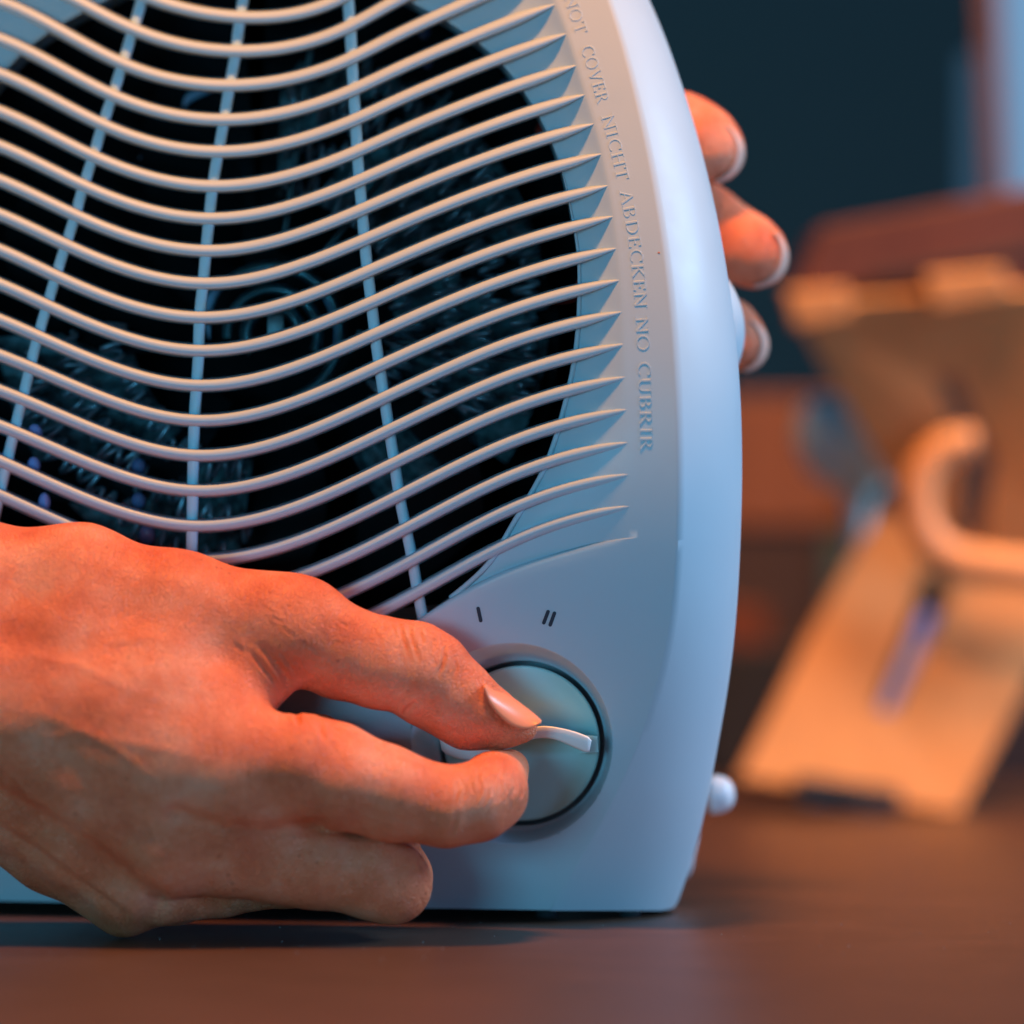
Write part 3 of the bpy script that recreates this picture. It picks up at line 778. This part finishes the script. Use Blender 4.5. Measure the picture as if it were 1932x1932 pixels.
def groove(pl, w, dep, taper=True):
    global disp
    dep = dep*1.35
    d, t = seg_dist(u, v, pl); amp = np.sin(np.pi*np.clip(t, 0.04, 0.96)) if taper else 1
    disp += (-dep*np.exp(-(d/w)**2)+0.45*dep*np.exp(-((d-2.1*w)/(w*1.1))**2))*amp*facing
for pl, w, dep in [
    ([(752, 1172), (757, 1195), (768, 1225), (776, 1246)], 3.4, 3.0), ([(771, 1176), (775, 1200), (786, 1232), (792, 1252)], 3.4, 3.2),
    ([(788, 1182), (796, 1203), (800, 1218)], 3.0, 2.2), ([(838, 1212), (838, 1240), (831, 1262), (826, 1275)], 3.2, 3.6),
    ([(858, 1240), (862, 1262), (856, 1280)], 3, 2.2), ([(735, 1170), (745, 1196), (750, 1212)], 3, 1.5), ([(816, 1196), (818, 1220), (812, 1240)], 3, 1.4),
    ([(806, 1186), (812, 1200)], 3, 1.4),
    ([(700, 1180), (712, 1202), (722, 1222)], 3, 1.2), ([(760, 1352), (770, 1335), (790, 1322)], 5, 3.5),
    # web folds
    ([(488, 1215), (510, 1240), (530, 1268), (545, 1300)], 4.5, 4.0), ([(465, 1222), (490, 1252), (515, 1280), (530, 1305)], 4.0, 3.5),
    ([(500, 1215), (522, 1240), (540, 1272), (548, 1300)], 4, 3.2), ([(520, 1222), (545, 1250), (560, 1280)], 4, 2.2), ([(440, 1212), (462, 1232)], 4, 2.0),
    ([(540, 1228), (562, 1252), (575, 1275)], 4, 1.6),
    # index side bumps near its root
    ([(545, 1322), (560, 1345), (568, 1372)], 5, 5.0), ([(600, 1358), (608, 1378), (612, 1400)], 5, 4.0), ([(572, 1352), (582, 1372)], 4, 1.5),
    # index joint
    ([(862, 1532), (856, 1560), (846, 1580)], 4, 2.6), ([(905, 1442), (902, 1470), (906, 1500)], 3, 1.2),
]: groove(pl, w, dep)
for i in range(17):                                    # fine wrinkles over the bent index joint
    x0 = 862+i*7.4+RNG.uniform(-2, 2); y0 = 1462+RNG.uniform(-10, 14)+i*0.6; ln = RNG.uniform(34, 75); b_ = RNG.uniform(-8, 4)
    groove([(x0, y0), (x0+b_*0.4+3, y0+ln/2), (x0+b_-4-i*0.5, y0+ln)], 2.6, RNG.uniform(1.0, 2.1))
for i in range(9):
    x0 = 786+RNG.uniform(-14, 10)+i*2; y0 = 1605+i*12; groove([(x0, y0), (x0+8, y0+10), (x0+10, y0+24)], 3, 1.1)
for i in range(26):                                    # leathery fold lines by the thumb base
    x0 = 470+RNG.uniform(0, 190); y0 = 1120+RNG.uniform(0, 90)+(x0-470)*0.25; ln = RNG.uniform(25, 60); a_ = 0.65+RNG.uniform(-.35, .25)
    groove([(x0, y0), (x0+ln*math.cos(a_), y0+ln*math.sin(a_))], 2.6, RNG.uniform(0.5, 1.1))
# grooves beside tendons, low frequency unevenness
for pl, w, dep in [([(-40, 1478), (60, 1530), (170, 1600), (255, 1672), (300, 1700)], 16, 11), ([(-40, 1545), (60, 1605), (160, 1680), (235, 1735)], 12, 9),
                   ([(330, 1530), (420, 1560), (520, 1566), (600, 1558)], 14, 9), ([(250, 1560), (200, 1500), (120, 1440)], 30, 4), ([(-60, 1190), (120, 1215), (300, 1225), (420, 1240)], 34, 6)]:
    d, t = seg_dist(u, v, pl); disp += -dep*np.exp(-(d/w)**2)*facing
for i in range(14):
    kx, ky, kz = RNG.normal(0, 0.018, 3); disp += 0.8*np.sin(kx*u+ky*v+kz*V[:, 2]+RNG.uniform(0, 6))
for pl, w, dep in [([(-20, 1260), (60, 1235), (150, 1255), (240, 1300), (330, 1330)], 9, 1.8), ([(60, 1400), (150, 1380), (230, 1420), (300, 1480)], 9, 1.6), ([(150, 1255), (200, 1210), (280, 1200), (360, 1215)], 8, 2.0),
                   ([(20, 1330), (200, 1392), (420, 1440)], 12, 2.2), ([(620, 1440), (700, 1462), (800, 1485)], 12, 1.2)]:
    d, t = seg_dist(u, v, pl); disp += dep*np.exp(-(d/w)**2)*facing*np.sin(np.pi*np.clip(t, 0.03, 0.97))
V = V+Nn*disp[:, None]; V[:, 2] += 88
hand = np_mesh('hand', Pn(V), Fc, M_skin)
tag(hand, 'right hand in the foreground with thumb and forefinger pinching the dial grip', 'hand', kind=None)
# thumbnail
ue = curve2([(912, 1288), (934, 1298), (962, 1314), (992, 1336), (1014, 1354), (1021, 1361)], 24)
le = curve2([(914, 1296), (922, 1322), (942, 1350), (968, 1370), (996, 1375), (1021, 1363)], 24)
g = MB(); rows = []
for i in range(24):
    row = []
    for q in np.linspace(0, 1, 9):
        p = ue[i]*(1-q)+le[i]*q; bul = 4*math.sin(math.pi*q)*math.sin(math.pi*i/23); 
        dz = -100-52*math.sin(q*math.pi/2*0.95)*(1-0.5*(i/23)**1.3)
        row.append(P(p[0]+bul*0.4, p[1]-bul*0.5, dz+88))
    rows.append(row)
g.grid(rows); nail = g.build('thumbnail', M_nail, None); nail.parent = hand
sm_ = nail.modifiers.new('s', 'SOLIDIFY'); sm_.thickness = 0.0006; sm_.offset = 0

# ---- left hand holding the back of the heater
Fe = Field((1080, 100, 330), (1530, 780, 860), 5.0)
lh = Fe.blank()
Fe.chain(lh, [(1180, 210, 600, 75), (1290, 252, 560, 66), (1330, 274, 540, 60), (1345, 287, 535, 55)], 40)
f2 = Fe.blank(); Fe.chain(f2, [(1240, 330, 640, 70), (1345, 425, 590, 58), (1410, 472, 560, 60), (1428, 484, 555, 55)], 40)
f3 = Fe.blank(); Fe.chain(f3, [(1250, 560, 660, 60), (1370, 625, 610, 54), (1398, 650, 595, 50)], 40)
pal = Fe.blank(); Fe.chain(pal, [(1200, 220, 680, 85), (1210, 630, 700, 85)], 40)
G = smin(np.minimum(np.minimum(lh, f2), f3), pal, 60)
V2, F2 = surface_nets(G, Fe.lo, 5.0); V2 = smooth_np(V2, F2, 3)
hand2 = np_mesh('hand', Pn(V2), F2, M_skin)
tag(hand2, 'blurred fingertips of another hand gripping the heater from behind its right edge', 'hand')
def fnail(c, r, d, ang, w=1.0, h=1.0):
    g = MB(); rows = []; ca, sa = math.cos(ang), math.sin(ang)
    for a in np.linspace(-0.8, 0.5, 9):
        row = []
        for t in np.linspace(-1.25, 1.25, 17):
            # crescent wrapping the fingertip
            rr = r*(1.0+0.02*math.cos(a)); x = rr*math.cos(t)*math.cos(a*0.9)*1.03; y = rr*math.sin(t)*h; z = rr*0.95*math.sin(a)
            row.append(P(c[0]+x*ca-y*sa, c[1]+x*sa+y*ca, d+z-4))
        rows.append(row)
    g.grid(rows); o = g.build('fingernail', M_nailtip, None); o.parent = hand2
    s = o.modifiers.new('s', 'SOLIDIFY'); s.thickness = 0.0007; s.offset = 0
fnail((1345, 287), 55.5, 535, 0.15); fnail((1428, 484), 55.5, 555, 0.35); fnail((1397, 651), 49, 597, 0.1)

# ================================================================== BACKGROUND THINGS
def slab(pts, th, name, m, parent=None, bevel=0.0015):
    """pts: list of (u,v,d) outline of the front face; extruded th metres straight back"""
    g = MB(); q = [P(*p) for p in pts]; n = len(q)
    nrm = (q[1]-q[0]).cross(q[-1]-q[0]).normalized()
    if nrm.y < 0: nrm = -nrm
    g.add(q+[p+nrm*th for p in q], [tuple(range(n)), tuple(range(2*n-1, n-1, -1))]+[(i, (i+1) % n, (i+1) % n+n, i+n) for i in range(n)])
    o = g.build(name, m, None, smooth=False, fixn=True, bevel=bevel)
    if parent: child(o, parent)
    return o
D0 = 2840
stand = empty('wooden_stand', tuple(P(1600, 1500, D0)))
tag(stand, 'out of focus orange-brown slotted wooden stand on the table behind the heater', 'stand')
# lower leg board with a long slot (built as a ring of faces)
def board(outer, hole, th, name, m):
    g = MB(); O = [P(*p) for p in outer]; Hh = [P(*p) for p in hole]; n = len(O)
    nrm = (O[1]-O[0]).cross(O[-1]-O[0]).normalized(); nrm = nrm if nrm.y > 0 else -nrm
    for off, fl in ((0, 1), (th, -1)):
        k0 = g.add([p+nrm*off for p in O+Hh], []); 
        for i in range(n):
            j = (i+1) % n; g.f.append((k0+i, k0+j, k0+n+j, k0+n+i))
    for base_i in (0, n):
        for i in range(n):
            j = (i+1) % n; g.f.append((base_i+i, base_i+j, base_i+j+2*n, base_i+i+2*n))
    o = g.build(name, m, None, smooth=False, fixn=True, bevel=0.001); child(o, stand); return o
board([(1392, 1468, D0-60), (1812, 1536, D0-60), (2005, 1170, D0+90), (2010, 1085, D0+120), (1768, 1070, D0+120), (1672, 935, D0+170), (1530, 1190, D0+70)],
      [(1648, 1338, D0+20), (1690, 1345, D0+20), (1740, 1240, D0+60), (1795, 1120, D0+100), (1768, 1078, D0+118), (1745, 1090, D0+110), (1698, 1210, D0+70)], 0.010, 'lower_board', M_orange)
board([(1488, 575, D0-150), (1690, 935, D0+120), (1775, 1072, D0+170), (2060, 1072, D0+170), (2060, 560, D0-160), (1900, 545, D0-165)],
      [(1765, 715, D0-30), (1812, 830, D0+45), (1812, 1030, D0+155), (1850, 1040, D0+157), (1880, 880, D0+70), (1805, 712, D0-32)], 0.010, 'upper_board', M_orange)
for pts in ([(1480, 548, D0-185), (1600, 540, D0-185), (1606, 600, D0-175), (1500, 622, D0-175)], [(1745, 518, D0-185), (1895, 505, D0-185), (1910, 560, D0-175), (1760, 585, D0-175)]):
    slab(pts, 0.012, 'top_tab', M_orange, stand)
g = MB(); pts = curve2([(1838, 838), (1790, 842), (1748, 880), (1734, 950), (1752, 1015), (1800, 1052), (1870, 1066), (1960, 1078), (2080, 1090)], 50)
g.tube([P(p[0], p[1], D0-60+0*i) for i, p in enumerate(pts)], 34*K*1.35, 18)
hk = g.build('curved_hook', mat('hook', (0.74, 0.38, 0.17), 0.5), None, fixn=True); child(hk, stand)
slab([(1500, 1462, D0-95), (1700, 1492, D0-95), (1700, 1530, D0-95), (1500, 1498, D0-95)], 0.003, 'foot_notch', M_print, stand)

slab([(1652, 1350, D0+45), (1712, 1350, D0+45), (1798, 1150, D0+115), (1738, 1150, D0+115)], 0.003, 'slot_lit_wall', mat('lit_wall_blue', (0.28, 0.40, 0.95), 0.4), stand)  # added strip, its blue stands for cool light on the slot's inner wall
# dark brown board leaning above
bb = slab([(1548, 428, D0-150), (1960, 352, D0-150), (2200, 340, D0-150), (2200, 530, D0-150), (1500, 545, D0-150)], 0.05, 'brown_box', M_brown)
tag(bb, 'dark brown wooden box lying out of focus on top of the orange stand', 'box')
sl = slab([(1640, 516, D0-156), (2100, 430, D0-156), (2100, 470, D0-156), (1640, 540, D0-156)], 0.012, 'lid_gap', mat('gap', (0.03, 0.015, 0.02), 0.6), bb)
# pale cup behind the stand
g = MB(); c = P(1622, 848, 3200); rows = []
for z, r in ((c.z+0.019, 0.017), (c.z+0.016, 0.022), (c.z+0.004, 0.024), (c.z-0.009, 0.019), (c.z-0.017, 0.006), (c.z-0.024, 0.004), (0.006, 0.004), (0.003, 0.020), (0.0, 0.021), (0.0, 0.0005)):
    rows.append([(c.x+r*math.cos(a), c.y+r*math.sin(a), z) for a in np.linspace(0, 2*math.pi, 33)])
g.grid(rows); cup = g.build('glass', mat('glass_tint', (0.62, 0.95, 1.0), 0.3)); tag(cup, 'pale turquoise stemmed glass half hidden behind the orange stand', 'glass')
# brown crate further back
cr = empty('crate', tuple(P(1480, 1200, 4400))); tag(cr, 'blurred brown crate between the heater and the orange stand', 'crate')
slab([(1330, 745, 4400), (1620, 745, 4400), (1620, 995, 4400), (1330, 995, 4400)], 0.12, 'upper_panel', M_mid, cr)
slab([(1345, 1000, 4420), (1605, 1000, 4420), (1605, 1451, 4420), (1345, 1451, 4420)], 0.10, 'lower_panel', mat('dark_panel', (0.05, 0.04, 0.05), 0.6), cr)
slab([(1560, 1010, 4380), (1612, 1010, 4380), (1612, 1190, 4380), (1560, 1190, 4380)], 0.02, 'side_strip', mat('blue_strip', (0.06, 0.16, 0.26), 0.5), cr)
slab([(1360, 1140, 4300), (1450, 1150, 4300), (1450, 1275, 4300), (1360, 1275, 4300)], 0.02, 'corner_block', mat('rust', (0.16, 0.045, 0.02), 0.6), cr)
# dark bag under it
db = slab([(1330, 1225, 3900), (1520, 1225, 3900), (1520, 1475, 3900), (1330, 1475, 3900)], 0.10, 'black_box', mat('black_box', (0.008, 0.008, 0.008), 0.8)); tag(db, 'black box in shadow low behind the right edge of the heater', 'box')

# window far away, top right
wn = empty('window', tuple(P(1900, 300, 4000))); tag(wn, 'bright pale blue window with dark brown frame at top right', 'window')
M_glow = mat('window_daylight', (0.02, 0.03, 0.05), 0.5, spec=0.1); B(M_glow).inputs['Emission Color'].default_value = (0.13, 0.30, 0.50, 1); B(M_glow).inputs['Emission Strength'].default_value = 1.0
M_glow2 = mat('window_dim', (0.01, 0.02, 0.03), 0.5, spec=0.1); B(M_glow2).inputs['Emission Color'].default_value = (0.03, 0.11, 0.20, 1); B(M_glow2).inputs['Emission Strength'].default_value = 0.6
slab([(1880, -150, 4000), (2200, -150, 4000), (2200, 530, 4000), (1884, 530, 4000)], 0.02, 'pane', M_glow, wn, bevel=0)
slab([(1838, -150, 3970), (1880, -150, 3970), (1908, 530, 3970), (1874, 530, 3970)], 0.006, 'window_frame', mat('frame_wood', (0.10, 0.045, 0.04), 0.5), wn, bevel=0)
slab([(1826, 100, 3990), (1850, 100, 3990), (1866, 530, 3990), (1826, 530, 3990)], 0.02, 'side_pane', M_glow2, wn, bevel=0)
slab([(1770, 530, 3960), (2200, 530, 3960), (2200, 1472, 3960), (1770, 1472, 3960)], 0.04, 'window_sill', mat('dark_panel_brown', (0.03, 0.016, 0.014), 0.6), wn, bevel=0)

# fine dust lying on the table in front of the heater
g = MB()
for i in range(90):
    x = RNG.uniform(-0.12, 0.16); y = RNG.uniform(-0.10, 0.06); r = RNG.uniform(0.00008, 0.00022)
    g.add([(x+r, y, 0.0002), (x, y+r, 0.0002), (x-r, y, 0.0002), (x, y-r, 0.0002), (x, y, 0.0002+r*1.2), (x, y, 0.00002)], [(0,1,4),(1,2,4),(2,3,4),(3,0,4),(1,0,5),(2,1,5),(3,2,5),(0,3,5)])
du = g.build('dust', mat('dust_grey', (0.26, 0.25, 0.24), 0.8)); tag(du, kind='stuff')
